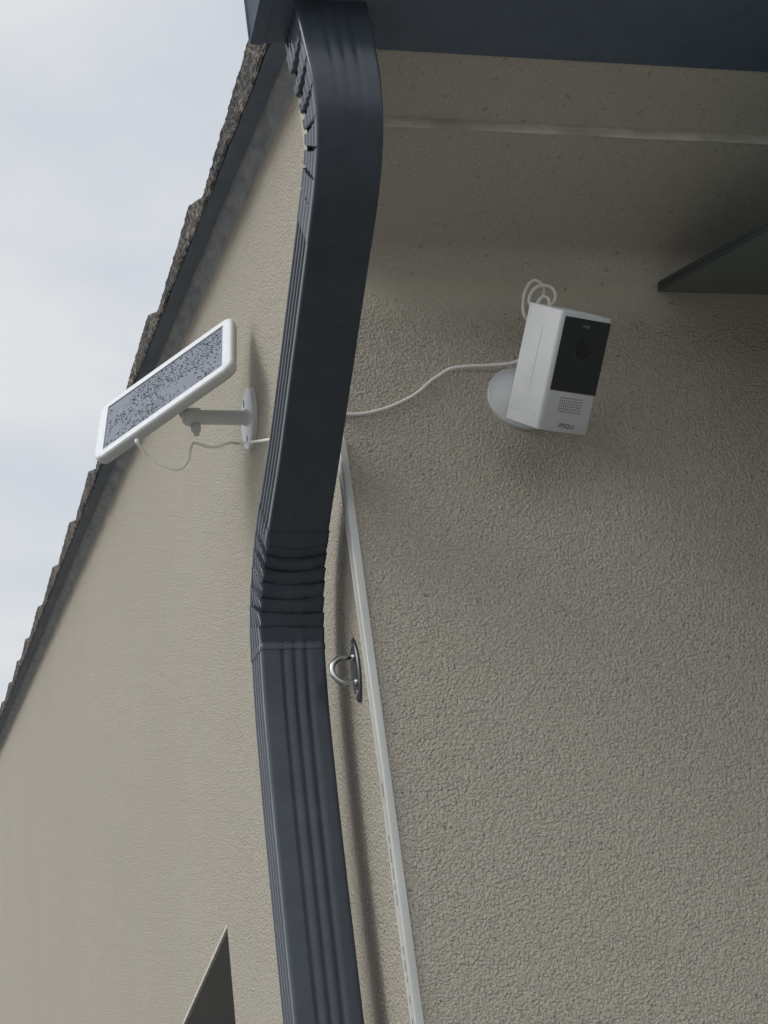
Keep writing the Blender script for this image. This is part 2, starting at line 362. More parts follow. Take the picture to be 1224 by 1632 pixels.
# verge tiles: rough stepped row, then the tiled slope behind it
bm = bmesh.new()
PEAKS = [-0.40, 0.005, 0.435, 0.845, 1.29, 1.735, 2.155, 2.59, 3.08, 3.56, 3.95] + [4.38 + 0.43*i for i in range(9)]
def tile_top(y):
    for k in range(len(PEAKS)-1):
        a, b = PEAKS[k], PEAKS[k+1]
        if a <= y < b:
            nose = 0.085
            hp, ht = 3.036, 3.003
            if k == 1: hp, ht = 3.046, 3.003
            if y < b - nose: return hp + (ht-hp) * (y-a)/(b-nose-a)
            return ht + (3.034-ht)*((y-(b-nose))/nose)**0.8
    return 3.02
rows = []; y = -0.285
while y < RIDGE:
    tp = tile_top(y) + 0.0006*fbm(y, 0, 0, 30); lo = 2.9885 - 0.004 + 0.0055*fbm(y, 5, 3, 9) + 0.002*fbm(y, 1, 3, 60)
    lo = min(lo, 2.990)
    row = []
    sec = [(-0.0405, lo + 0.003), (-0.0425, lo), (-0.0445, lo+0.003)]
    for j in range(1, 11):
        f = j/11; sec.append((-0.0445 + 0.0012*f, lo + (tp-0.004-lo)*f))
    sec += [(-0.0440, tp-0.004), (-0.0425, tp-0.0012), (-0.0395, tp)]
    sec += [(-0.02, tp+0.010), (0.01, tp+0.016), (0.05, tp+0.010), (0.08, tp-0.012), (0.12, tp-0.026)]
    for j, (x, h) in enumerate(sec):
        dn = 0.0017*fbm(y, h, x, 70, 4) if 1 < j < 14 else 0
        row.append(bm.verts.new((x + dn, y, h + TR*y)))
    rows.append(row); y += 0.004 if y < 1.6 else 0.012
for a, b in zip(rows, rows[1:]):
    for i in range(len(a)-1): bm.faces.new((a[i], a[i+1], b[i+1], b[i]))
bm.faces.new(rows[0])
# tiled slope (barrels and steps), both pitches
gx = [0.12 + 0.02*i for i in range(int((XE-0.1)/0.02))]
rr = []
for k in range(len(PEAKS)-1):
    for yy, dz in ((PEAKS[k], 0.03), (PEAKS[k+1]-0.002, 0.004)):
        rr.append([bm.verts.new((x, yy, 2.985 + TR*yy + dz + 0.018*math.cos((x-0.02)*2*math.pi/0.2))) for x in gx])
for a, b in zip(rr, rr[1:]):
    for i in range(len(gx)-1): bm.faces.new((a[i], a[i+1], b[i+1], b[i]))
bm.faces.new([bm.verts.new(v) for v in ((-0.04, RIDGE, roofz(RIDGE)+.03), (XE, RIDGE, roofz(RIDGE)+.03), (XE, 2*RIDGE+.3, roofz(0)-.06), (-0.04, 2*RIDGE+.3, roofz(0)-.06))])
bmesh.ops.recalc_face_normals(bm, faces=bm.faces[:])
link('roof', bm, M_tile, house, True, 40)

# ------------------------------------------------------------------ gutter
gut = empty('rain_gutter', (-0.11, -0.34, 2.765), 'anthracite metal box gutter under the roof edge along the top of the photo', 'gutter')
GX0 = -0.1126
gp = [(-0.2785,2.905),(-0.2785,2.7685),(-0.2800,2.7658),(-0.2830,2.7650),(-0.398,2.7650),(-0.402,2.7662),(-0.405,2.770),(-0.416,2.800),(-0.430,2.825),(-0.436,2.845),(-0.438,2.885),(-0.434,2.891),(-0.428,2.889)]
bm = bmesh.new()
xs = [GX0, GX0+0.0015, GX0+0.012, GX0+0.0125] + [0.1*i for i in range(0, 61)]
rows = []
for x in xs:
    lip = 0.0014 if x <= GX0+0.012 else 0
    cx, cz = -0.34, 2.83
    sgn = [(y + (lip if y > cx else -lip), z - (lip if z < 2.80 else 0)) for y, z in gp]
    rows.append([bm.verts.new((x, y, z + (0.0006*fbm(x, 2, 0, 2) if x > 0 else 0))) for y, z in sgn])
for a, b in zip(rows, rows[1:]):
    for i in range(len(gp)-1): bm.faces.new((a[i], a[i+1], b[i+1], b[i]))
bmesh.ops.recalc_face_normals(bm, faces=bm.faces[:])
bmesh.ops.solidify(bm, geom=bm.faces[:], thickness=0.0008)
link('trough', bm, M_gutter, gut, True, 25)
bm = bmesh.new(); pl = [(y, z) for y, z in gp[:-1]]
f0 = [bm.verts.new((GX0+0.002, y, z)) for y, z in pl]; f1 = [bm.verts.new((GX0+0.0035, y, z)) for y, z in pl]
bm.faces.new(f0); bm.faces.new(f1[::-1])
M_cap = metal_paint('matt_end_cap', (0.05, 0.066, 0.088), 0.85)
link('end_cap', bm, M_cap, gut)

# ------------------------------------------------------------------ downpipe
dp = empty('downpipe', (-0.05, 0.13, 0.0), 'anthracite ribbed square metal downpipe swinging out from the house corner up to the gutter', 'downpipe')
DD = 0.054
ctrl = [(.106,0.02),(.106,0.6),(.1055,1.2),(.105,1.8),(.104,2.05),(.1015,2.20),(.096,2.30),(.089,2.345),(.078,2.389),(.053,2.429),(.018,2.456),(-.059,2.494),(-.122,2.524),(-.183,2.553),(-.235,2.578),(-.288,2.606),(-.320,2.637),(-.336,2.676),(-.3385,2.725),(-.336,2.775)]
path = []
cp = catmull([(0, a, b) for a, b in ctrl], 60)
acc = 0; prev = None
for v in cp:
    if prev is not None: acc += (v - prev).length
    path.append((acc, v.y, v.z)); prev = v
def at_s(s):
    lo, hi = 0, len(path)-1
    while hi - lo > 1:
        m = (lo+hi)//2
        if path[m][0] <= s: lo = m
        else: hi = m
    a, b = path[lo], path[hi]; t = (s-a[0])/max(1e-9, b[0]-a[0])
    return Vector((0, a[1]+(b[1]-a[1])*t, a[2]+(b[2]-a[2])*t))
def s_of(z): return next(p[0] for p in path if p[2] >= z)
STOT = path[-1][0]
S_LE0, S_LE1 = s_of(2.371), s_of(2.449)      # lower elbow
S_UE0, S_UE1 = s_of(2.583), s_of(2.735)      # upper elbow
def lerp(a, b, t): return a + (b-a)*t
def sm(a, b, x):
    t = max(0, min(1, (x-a)/(b-a))); return t*t*(3-2*t)
def width_at(z):
    # left and right faces (X) of the pipe
    xl = lerp(-0.0815, -0.0745, sm(2.38, 2.50, z)); xl = lerp(xl, -0.0835, sm(2.62, 2.76, z))
    xr = lerp(-0.0215, -0.0195, sm(2.38, 2.50, z)); xr = lerp(xr, -0.0205, sm(2.62, 2.76, z))
    return xl, xr
def section(fr_amp, sd_amp, grow=0.0):
    """closed loop of (u, v, nu, nv, w) : u 0..1 across X, v 0..1 depth, inward offset included as metres via nu/nv"""
    pts = []
    NF, NS = 44, 48
    def groove(t, n, lo, hi):        # 0 at ribs' crests, 1 in grooves
        if t < lo or t > hi: return 0
        k = (t-lo)/(hi-lo)*n; c = 0.5-0.5*math.cos(2*math.pi*k)
        return c**1.9
    for i in range(NF): t = i/NF; pts.append((t, 0, 0, 1, fr_amp*groove(t, 3, 0.26, 0.80)))
    for i in range(NS): t = i/NS; pts.append((1, t, -1, 0, sd_amp*groove(t, 4, 0.13, 0.95)))
    for i in range(NF): t = 1-i/NF; pts.append((t, 1, 0, -1, fr_amp*groove(t, 3, 0.26, 0.80)))
    for i in range(NS): t = 1-i/NS; pts.append((0, t, 1, 0, sd_amp*groove(t, 4, 0.13, 0.95)))
    return pts
def pipe_piece(name, s0, s1, step, fr, sd, grow, pleats=None, side_concave='front', depth=0.0, close=True, parent=dp):
    bm = bmesh.new(); stations = []
    if pleats:
        n = pleats; a, b = S_E
        s = s0
        while s < a: stations.append((s, None)); s += step
        for k in range(n):
            for f in ((0.0, 0.06, 0.14, 0.25, 0.4, 0.55, 0.7, 0.82, 0.92, 0.985) if side_concave == 'front' else [q_/40 for q_ in range(40)]):
                stations.append((a + (b-a)*(k+f)/n, f, k))
        s = b
        while s < s1: stations.append((s, None)); s += step
        stations.append((s1, None))
    else:
        n = max(1, int((s1-s0)/step)); stations = [(s0 + (s1-s0)*i/n, None) for i in range(n+1)]
    rings = []; rc = 0.0026
    for st in stations:
        s = st[0]; P = at_s(s); T = (at_s(min(STOT, s+0.004)) - at_s(max(0, s-0.004))).normalized()
        B = Vector((0, T.z, -T.y)); xl, xr = width_at(P.z); W = xr - xl
        fa = fr(s) if callable(fr) else fr
        loop = section(fa, sd); ring = []; sag = 0
        for (u, v, nu, nv, off) in loop:
            X = xl + W*u; V = DD*v
            # corner rounding
            du = min(u, 1-u)*W; dv = min(v, 1-v)*DD
            if du < rc and dv < rc:
                ax, ay = rc-du, rc-dv; m = math.hypot(ax, ay)
                if m > rc:
                    k = rc/m; cx = xl+rc if u < 0.5 else xr-rc; cy = rc if v < 0.5 else DD-rc
                    X = cx + (X-cx)*k; V = cy + (V-cy)*k
            if st[1] is not None:
                cw = (1-v) if side_concave == 'front' else v      # weight of the crush: full on the concave face
                amp = depth * max(0, cw)**0.75 * (0.85 + 0.3*fbm(st[2], u*2, v*2, 1.7))
                f = st[1]
                fold = (1-f)**1.8 - 0.25*max(0, (f-0.8)/0.2)      # each fold swells outwards and ends in a small lip
                if side_concave == 'back':
                    kk = st[2]/(pleats-1)
                    a_ = (0.86 - 0.52*kk); a_ = 1-(1-a_)*min(1, max(0, v-0.03)*1.5)**0.6; fl = f
                    # dented facet: drops in sharply, then comes back out facing downwards
                    if fl <= a_ or v < 0.035: fold = 0
                    else:
                        g_ = (fl-a_)/max(1e-4, 1-a_); fold = sm(0, 0.16, g_)*(1-sm(0.55, 1.0, g_))
                    amp = depth*(0.25+0.75*min(1, v*1.8))*(0.35+0.65*kk)
                ramp_in = min(1, (st[2]+0.9)/1.5, (pleats-st[2]+0.2)/1.5)
                o = amp*fold*ramp_in - (0.0009*ramp_in*(1-f)*cw if side_concave == 'front' else 0)
                if side_concave == 'front': 
                    if v < 0.999: V += o*(1-v) if nv else o*(1-v)*0.6
                    if abs(nu) > 0: X += nu*o*((0.9 + 1.3*math.sin(math.pi*(st[2]+f)/pleats)) if nu > 0 else 0.35)
                else:
                    if v > 0.001: V -= o*v if nv else o*v*0.6
                    if abs(nu) > 0: X += nu*o*0.9
                off *= (1 - 0.35*cw) if side_concave == 'front' else (1 - 0.85*max(0, fold)**0.3)
                if side_concave == 'front': sag = -0.0055*4*u*(1-u)*(1-v)*(st[2]+f)/pleats + 0.0022*noise.noise(Vector((u*1.7, v, st[2]*3.1)))*min(1, (st[2]+f)/1.5, (pleats-st[2]-f)/1.5) + 0.009*v*math.sin(math.pi*(st[2]+f)/pleats)
            X += nu*(off - grow); V += nv*(off - grow)
            p = P + B*V + T*sag; p.x = X; sag = 0
            ring.append(bm.verts.new(p))
        rings.append(ring)
    m = len(rings[0])
    for a, b in zip(rings, rings[1:]):
        for k in range(m): bm.faces.new((a[k], a[(k+1) % m], b[(k+1) % m], b[k]))
    # turned-in ends so the sheet has an edge
    for rg, sgn in ((rings[0], 1), (rings[-1], -1)):
        cen = sum((v.co for v in rg), Vector())/m
        inner = [bm.verts.new(v.co + (cen - v.co).normalized()*0.003) for v in rg]
        for k in range(m): bm.faces.new((rg[k], rg[(k+1) % m], inner[(k+1) % m], inner[k]))
    bmesh.ops.recalc_face_normals(bm, faces=bm.faces[:])
    return link(name, bm, M_pipe, parent, True, 32)
S_E = None
pipe_piece('lower_pipe', 0.0, S_LE0+0.003, 0.03, 0.0013, 0.0030, 0.0)
S_E = (S_LE0+0.003, S_LE1-0.000)
pipe_piece('lower_elbow', S_LE0-0.004, S_LE1+0.010, 0.004, 0.0005, 0.0024, 0.0008, 7, 'front', 0.0040)
pipe_piece('sloping_pipe', S_LE1+0.002, S_UE0+0.010, 0.012, 0.0003, 0.0034, 0.0)
S_E = (S_UE0-0.002, S_UE1-0.008)
pipe_piece('upper_elbow', S_UE0-0.006, S_UE1+0.012, 0.004, lambda s: 0.0010*sm(S_UE0+0.04, S_UE1, s), 0.0009, 0.0003, 7, 'back', 0.0120)
pipe_piece('outlet', S_UE1+0.006, STOT-0.005, 0.01, 0.0008, 0.0015, -0.0008)
# wall brackets behind the lower pipe
for zb in (0.5, 1.55):
    bm = bmesh.new()
    bm_box(bm, (-0.0855, 0.100, zb), (-0.0835, 0.165, zb+0.025)); bm_box(bm, (-0.0195, 0.100, zb), (-0.0175, 0.165, zb+0.025))
    bm_box(bm, (-0.0835, 0.100, zb), (-0.0195, 0.102, zb+0.025)); bm_box(bm, (-0.0175, 0.14, zb+0.002), (0.0, 0.155, zb+0.023))
    link('bracket', bm, M_pipe, dp)

# ------------------------------------------------------------------ corner cable duct
du = empty('cable_duct', (-0.006, 0.01, 0.0), 'long white plastic cable duct running down the house corner beside the downpipe', 'cable duct')
bm = bmesh.new(); rows = []
z = 0.05
while z < 2.556:
    wv = 0.0012*fbm(z, 1.0, 0, 2.5); wx = 0.0008*fbm(z, 4.0, 0, 3)
    xo = -0.0062 + wx; y1 = 0.0135 + wv*0.6
    rows.append([bm.verts.new((a, b, z)) for a, b in ((0.0008,-0.0025),(xo+0.0020,-0.0025),(xo+0.0008,-0.0021),(xo,-0.0010),(xo,0.003),(xo+0.0005,0.0034),(xo+0.0005,0.0110),(xo,0.0114),(xo,y1-0.001),(xo+0.001,y1),(0.0008,y1))])
    z += 0.03
for a, b in zip(rows, rows[1:]):
    for i in range(len(a)): bm.faces.new((a[i], a[(i+1) % len(a)], b[(i+1) % len(a)], b[i]))
bm.faces.new(rows[-1]); bm.faces.new(rows[0][::-1])
bmesh.ops.recalc_face_normals(bm, faces=bm.faces[:])
link('duct_body', bm, M_duct, du, True, 30)
# faint printed dashes on the side
z = 2.20
M_print, _, _ = mat('faded_print', (0.36, 0.36, 0.34), 0.6)
while z > 1.75:
    ln = random.choice((0.006, 0.009, 0.012, 0.004)); yy = random.choice((0.0045, 0.0062, 0.0055))
    bm = bmesh.new(); bm_box(bm, (-0.0066, yy, z-ln), (-0.0052, yy+0.0009, z)); z -= ln + random.choice((0.005, 0.012, 0.006, 0.035))
    link('print_mark', bm, M_print, du)

# ------------------------------------------------------------------ steel eye plate
ey = empty('eye_plate', (-0.001, 0.060, 2.333), 'small stainless steel eye plate with a d ring screwed to the wall beside the downpipe', 'eye plate')
bm = bmesh.new()
zc, yc = 2.333, 0.0605
outl = []
for k in range(40):
    a = 2*math.pi*k/40; ca, sa = math.cos(a), math.sin(a)
    # pointed oval
    zz = 0.0315*sa; yy = 0.0145*math.copysign(abs(ca)**1.25, ca)
    if abs(sa) > 0.93: yy = math.copysign(max(abs(yy), 0.003), ca if ca else 1)
    outl.append((yy, zz))
lv = [[bm.verts.new((x, yc + y*s, zc + z*s)) for y, z in outl] for x, s in ((0.0, 1.0), (-0.002, 1.0), (-0.003, 0.93))]
for a, b in zip(lv, lv[1:]):
    for k in range(40): bm.faces.new((a[k], a[(k+1) % 40], b[(k+1) % 40], b[k]))
bm.faces.new(lv[-1]); bmesh.ops.recalc_face_normals(bm, faces=bm.faces[:])
link('plate', bm, M_steeld, ey, True, 30)
bm = bmesh.new(); pts = [(0.0, yc, zc+0.0125), (-0.008, yc, zc+0.0125)]
for k in range(0, 19):
    a = R(90 + 10*k); pts.append((-0.0115 + 0.0125*math.cos(a)*0.95, yc, zc + 0.0125*math.sin(a)))
pts += [(-0.008, yc, zc-0.0125), (0.0, yc, zc-0.0125)]
tube(bm, pts, 0.0026, 14); link('ring', bm, M_steel, ey, True)
for s_ in (-1, 1):
    bm = bmesh.new(); lathe(bm, [(0.0040, 0.0), (0.0038, 0.0005), (0.0030, 0.0008), (0.0017, 0.0009), (0.0015, 0.0003), (0.0, 0.0003)], (-0.0028, yc, zc + s_*0.0235), (-1, 0, 0), 20)
    link('screw', bm, M_steel, ey, True)
    bm = bmesh.new(); lathe(bm, [(0.0040, 0.0), (0.0036, 0.0008), (0.0028, 0.0018)], (-0.0026, yc, zc + s_*0.0125), (-1, 0, 0), 20)
    link('weld_collar', bm, M_steel, ey, True)

# ------------------------------------------------------------------ solar panel
sp = empty('solar_panel', (0, 0.3976, 2.82), 'small white framed solar panel speckled with rain drops on a bracket left of the downpipe', 'solar panel')
PO = Vector((-0.1049, 0.3752, 2.8475))
PR = Matrix(((0.72, 0.6774, 0.1507), (-0.6511, 0.5842, 0.4847), (0.2403, -0.4471, 0.8616)))
PW, PH, PT = 0.2011, 0.1341, 0.0150
PM = Matrix.Translation(PO) @ PR.to_4x4()     # local x long axis, -y outward normal, z short axis
def loopverts(bm, w, h, r, y, seg=6): return [bm.verts.new((a, y, b)) for a, b in rounded_rect(w, h, r, seg)]
bm = bmesh.new()
lv = [loopverts(bm, PW-2*a, PH-2*a, max(0.0015, 0.0150-a), y) for a, y in
      ((0.0135, 0.0015), (0.0135, 0.0002), (0.0128, -0.0002), (0.0030, -0.0004), (0.0010, 0.0006), (0.0, 0.0025), (0.0002, 0.0040), (0.0030, 0.0041))]
for a, b in zip(lv, lv[1:]):
    m = len(a)
    for k in range(m): bm.faces.new((a[k], a[(k+1) % m], b[(k+1) % m], b[k]))
bmesh.ops.recalc_face_normals(bm, faces=bm.faces[:])
bm.transform(PM); link('frame', bm, M_whitewet, sp, True, 40)
M_shell, _, _ = mat('shaded_white_shell', (0.50, 0.52, 0.54), 0.5)  # same white plastic as the frame; side shading put into a greyer colour
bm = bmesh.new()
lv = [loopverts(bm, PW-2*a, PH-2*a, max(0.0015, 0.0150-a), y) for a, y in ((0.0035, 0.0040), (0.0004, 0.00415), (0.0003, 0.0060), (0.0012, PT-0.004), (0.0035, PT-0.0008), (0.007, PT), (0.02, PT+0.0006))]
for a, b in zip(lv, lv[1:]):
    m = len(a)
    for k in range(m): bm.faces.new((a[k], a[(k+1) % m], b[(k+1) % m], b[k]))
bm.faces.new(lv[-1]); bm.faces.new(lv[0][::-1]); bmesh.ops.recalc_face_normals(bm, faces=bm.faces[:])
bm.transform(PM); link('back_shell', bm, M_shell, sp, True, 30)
bm = bmesh.new(); a = loopverts(bm, PW-0.0268, PH-0.0268, 0.002, 0.0012); bm.faces.new(a); bmesh.ops.recalc_face_normals(bm, faces=bm.faces[:])
b = loopverts(bm, PW-0.0268, PH-0.0268, 0.002, 0.0030)
for k in range(len(a)): bm.faces.new((a[k], a[(k+1) % len(a)], b[(k+1) % len(a)], b[k]))
bm.transform(PM); pv = link('photovoltaic_cell', bm, M_pv, sp)
bm = bmesh.new(); placed = []; tries = 0
while len(placed) < 900 and tries < 20000:
    tries += 1
    x = random.uniform(-0.083, 0.083); z = random.uniform(-0.050, 0.050)
    dens = 0.55 + 1.1*fbm(x, z, 3.3, 26) + 0.25*(x/0.083)
    if random.random() > dens: continue
    r = random.choice((0.0005, 0.0006, 0.0007, 0.0008, 0.0009, 0.0010, 0.0013))
    if any((x-a)**2 + (z-b)**2 < (r+c+0.0003)**2 for a, b, c in placed): continue
    placed.append((x, z, r)); el = random.uniform(1.0, 1.7); an = random.uniform(0, math.pi)
    lo = [bm.verts.new((x + r*(math.cos(t_)*math.cos(an)*el - math.sin(t_)*math.sin(an)), 0.00115, z + r*(math.cos(t_)*math.sin(an)*el + math.sin(t_)*math.cos(an)))) for t_ in [2*math.pi*k/8 for k in range(8)]]
    hi = [bm.verts.new((x + (v.co.x-x)*0.6, 0.0012 - r*0.42, z + (v.co.z-z)*0.6)) for v in lo]
    top = bm.verts.new((x, 0.0012 - r*0.55, z))
    for k in range(8): bm.faces.new((lo[k], lo[(k+1) % 8], hi[(k+1) % 8], hi[k])); bm.faces.new((hi[k], hi[(k+1) % 8], top))
bmesh.ops.recalc_face_normals(bm, faces=bm.faces[:])
bm.transform(PM); wd = link('rain_drops', bm, M_drop, pv, True, 80); wd['kind'] = 'stuff'
# faint embossed maker's mark on the lower rim
# bracket: wall disc, arm, joint, thumb screw
DC = Vector((0.0, 0.3976, 2.8195))
bk = bmesh.new(); lathe(bk, [(0.0365, -0.001), (0.0365, 0.0045), (0.0355, 0.0060), (0.034, 0.0066), (0.0, 0.0066)], DC, (-1, 0, 0), 56)
bko = link('bracket_base', bk, M_whitewet, sp, True, 30)
for s_ in (-1, 1):
    bm = bmesh.new(); pts = rounded_rect(0.0058, 0.0105, 0.0028, 5)
    vs = [bm.verts.new((-0.00675, DC.y + 0.0065 + a, DC.z + 0.0245*s_ + b)) for a, b in pts]; vs2 = [bm.verts.new((-0.0060, v.co.y, v.co.z)) for v in vs]
    bm.faces.new(vs)
    for k in range(len(vs)): bm.faces.new((vs[k], vs[(k+1) % len(vs)], vs2[(k+1) % len(vs)], vs2[k]))
    bmesh.ops.recalc_face_normals(bm, faces=bm.faces[:]); link('screw_slot', bm, M_dark, bko)
A0, A1 = Vector((-0.006, 0.3976, 2.8203)), Vector((-0.0655, 0.3976, 2.8203))
bm = bmesh.new(); lathe(bm, [(0.0105, 0.0), (0.0098, 0.003), (0.0088, 0.0045), (0.0086, 0.06)], A0, (-1, 0, 0), 32)
link('arm', bm, M_whiteshade, sp, True, 30)
bm = bmesh.new(); lathe(bm, [(0.0086, 0.0), (0.0108, 0.0004), (0.0112, 0.002), (0.0112, 0.0125), (0.0106, 0.0155), (0.0088, 0.0190), (0.006, 0.0212), (0.0, 0.022)], Vector((-0.0610, 0.3976, 2.8203)), (-1, 0, 0), 32)
link('joint', bm, M_whiteshade, sp, True, 30)
bm = bmesh.new(); lathe(bm, [(0.0032, 0.008), (0.0032, 0.0115), (0.0058, 0.0120), (0.0062, 0.0140), (0.0060, 0.0185), (0.0045, 0.0200), (0.0036, 0.0205), (0.0034, 0.0245), (0.0, 0.0245)], (-0.0680, 0.3976, 2.8203), (0.05, 0, -1), 10)
link('thumb_screw', bm, M_whiteshade, sp, True, 20)
# ball stem from the joint into a boss on the back of the panel
Jp = Vector((-0.0745, 0.3976, 2.8203)); bt = PM @ Vector((0.0, PT+0.001, -0.008))
bm = bmesh.new(); tube(bm, [Jp, Jp.lerp(bt, 0.5), bt], [0.0095, 0.006, 0.006], 20); link('ball_stem', bm, M_whiteshade, sp, True)
bm = bmesh.new(); lathe(bm, [(0.017, 0.0), (0.016, 0.005), (0.010, 0.009), (0.0, 0.009)], PM @ Vector((0, PT, -0.008)), PR @ Vector((0, 1, 0)), 32)
link('back_boss', bm, M_white, sp, True)

# ------------------------------------------------------------------ security camera
sc = empty('security_camera', (0.183, 0, 2.589), 'white box security camera with black glossy front mounted on the wall under the eaves', 'security camera')
CO = Vector((0.1585, -0.085, 2.5009)); CR = Matrix(((0.9486, -0.2773, 0.1529), (0.3071, 0.6884, -0.6571), (0.077, 0.6703, 0.7381)))
CW, CD, CH = 0.0572, 0.0558, 0.1093
CR = Matrix([v for v in CR])
# re-orthonormalise
c0 = CR.col[0].normalized(); c1 = (CR.col[1] - c0*CR.col[1].dot(c0)).normalized(); c2 = c0.cross(c1)
CM = Matrix.Translation(CO) @ Matrix((c0, c1, c2)).transposed().to_4x4()
bm = bmesh.new(); bm_box(bm, (0, 0, 0), (CW, CD, CH))
ver = [e for e in bm.edges if abs(e.verts[0].co.z - e.verts[1].co.z) > 0.05]
bmesh.ops.bevel(bm, geom=ver, offset=0.0042, segments=5, profile=0.5, affect='EDGES')
oth = [e for e in bm.edges if abs(e.verts[0].co.z - e.verts[1].co.z) < 0.01]
bmesh.ops.bevel(bm, geom=oth, offset=0.0007, segments=2, profile=0.5, affect='EDGES')
bmesh.ops.recalc_face_normals(bm, faces=bm.faces[:])
bm.transform(CM); body = link('body', bm, M_white, sc, True, 35)
e = 0.0003
bm = bmesh.new(); u0, u1, v0, v1 = 0.068*CW, 0.972*CW, 0.342*CH, 0.962*CH
pts = [(u0+(u1-u0)/2 + a, v0+(v1-v0)/2 + b) for a, b in rounded_rect(u1-u0, v1-v0, 0.0008, 3)]
A = [bm.verts.new((a, -e, b)) for a, b in pts]; B = [bm.verts.new((a, 0.001, b)) for a, b in pts]; bm.faces.new(A)
for k in range(len(A)): bm.faces.new((A[k], A[(k+1) % len(A)], B[(k+1) % len(A)], B[k]))
bmesh.ops.recalc_face_normals(bm, faces=bm.faces[:]); bm.transform(CM); fp = link('front_panel', bm, M_black, sc)
M_ring, _, _ = mat('dark_lens_ring', (0.0125, 0.0165, 0.0185), 0.22)
lc = (0.545*CW, 0.705*CH)
bm = bmesh.new(); lathe(bm, [(0.0140, 0.0), (0.0140, 0.0001), (0.0136, 0.0002), (0.0132, 0.0001)], (lc[0], -e, lc[1]), (0, -1, 0), 48); bm.transform(CM); link('lens_ring', bm, M_ring, fp, True)
bm = bmesh.new(); lathe(bm, [(0.0078, 0.0), (0.0074, 0.0002), (0.005, 0.0004), (0.0, 0.0005)], (lc[0], -e-0.0004, lc[1]), (0, -1, 0), 36); bm.transform(CM); link('lens', bm, M_lens, fp, True)
M_sens, _, _ = mat('sensor_window', (0.10, 0.11, 0.115), 0.3)
for du_, ww in ((-0.0030, 0.0022), (0.0004, 0.0034)):
    bm = bmesh.new(); bm_box(bm, (0.50*CW+du_, -e-0.0003, 0.888*CH), (0.50*CW+du_+ww, -e+0.0001, 0.888*CH+0.0026)); bm.transform(CM); link('sensor_window', bm, M_sens, fp)
# loudspeaker holes
bm = bmesh.new()
for i in range(11):
    for j in range(6):
        cx = (0.315 + 0.42*i/10)*CW; cz = (0.175 + 0.115*j/5)*CH
        vs = [bm.verts.new((cx + 0.00062*math.cos(R(45*k)), -0.00015, cz + 0.00062*math.sin(R(45*k)))) for k in range(8)]
        bm.faces.new(vs[::-1])
bm.transform(CM); link('speaker_grille', bm, M_dark, sc)
M_groove, _, _ = mat('shallow_groove', (0.50, 0.51, 0.51), 0.6)
for j in range(8):
    cz = (0.150 + 0.023*j)*CH
    for a, b in ((0.09, 0.285), (0.765, 0.955)):
        bm = bmesh.new(); bm_box(bm, (a*CW, -0.0001, cz), (b*CW, 0.0002, cz+0.00030)); bm.transform(CM); link('groove', bm, M_groove, sc)
# seams on the side
for A_, B_ in (((-0.00012, 0.46*CD, 0.28*CH), (0.0003, 0.46*CD+0.00035, 0.84*CH)), ((-0.00012, 0.66*CD, 0.098*CH), (0.0003, 0.93*CD, 0.098*CH+0.0004)), ((-0.00012, 0.10*CD, 0.098*CH), (0.0003, 0.20*CD, 0.098*CH+0.0004))):
    bm = bmesh.new(); bm_box(bm, A_, B_); bm.transform(CM); link('seam', bm, M_seam, sc)
# maker's word on the chin
def stroke(bm, pts, wdt, y=-0.0002):
    pts = [Vector((a, 0, b)) for a, b in pts]; L_, R_ = [], []
    for i, p_ in enumerate(pts):
        t_ = (pts[min(i+1, len(pts)-1)] - pts[max(i-1, 0)]).normalized(); n_ = Vector((-t_.z, 0, t_.x))*wdt/2
        L_.append(bm.verts.new((p_.x+n_.x, y, p_.z+n_.z))); R_.append(bm.verts.new((p_.x-n_.x, y, p_.z-n_.z)))
    for i in range(len(pts)-1): bm.faces.new((L_[i], R_[i], R_[i+1], L_[i+1]))
bm = bmesh.new(); hgt = 0.0036; sw = 0.0007; x = 0.385*CW; z0 = 0.040*CH
def arc(cx, cz, r, a0, a1, n=8): return [(cx + r*math.cos(R(a0+(a1-a0)*k/n)), cz + r*math.sin(R(a0+(a1-a0)*k/n))) for k in range(n+1)]
stroke(bm, [(x, z0), (x, z0+hgt)], sw); x += 0.0017
rr_ = 0.0012
stroke(bm, [(x, z0)] + arc(x+rr_, z0+hgt-rr_, rr_, 180, 0) + [(x+2*rr_, z0)], sw)
stroke(bm, [(x+2*rr_, z0)] + arc(x+3*rr_, z0+hgt-rr_, rr_, 180, 0) + [(x+4*rr_, z0)], sw, -0.00025); x += 4*rr_ + 0.0033
stroke(bm, arc(x+0.0001, z0+hgt/2, 0.0018, 0, 360, 20), sw); x += 0.0037
stroke(bm, [(x, z0+hgt), (x, z0+0.0016)] + arc(x+0.0016, z0+0.0016, 0.0016, 180, 360) + [(x+0.0032, z0+hgt)], sw)
bm.transform(CM); link('logo_lettering', bm, M_dark, sc, label='dark grey lettering imou low on the white front')
# mount
bc = CM @ Vector((CW*0.55, CD, CH*0.55))
bm = bmesh.new(); lathe(bm, [(0.0362, -0.001), (0.0362, 0.0030), (0.0355, 0.0040), (0.0335, 0.0046), (0.0325, 0.0052), (0.0200, 0.0120), (0.0150, 0.0150), (0.0, 0.0155)], (0.1835, 0, 2.5895), (0, -1, 0), 56)
link('mount_base', bm, M_white, sc, True, 30)
bm = bmesh.new(); m0 = Vector((0.1835, -0.017, 2.5895)); tube(bm, [m0, m0.lerp(bc, 0.4), m0.lerp(bc, 0.7), bc + (bc-m0).normalized()*0.004], [0.012, 0.0105, 0.013, 0.014], 24)
link('mount_neck', bm, M_white, sc, True)

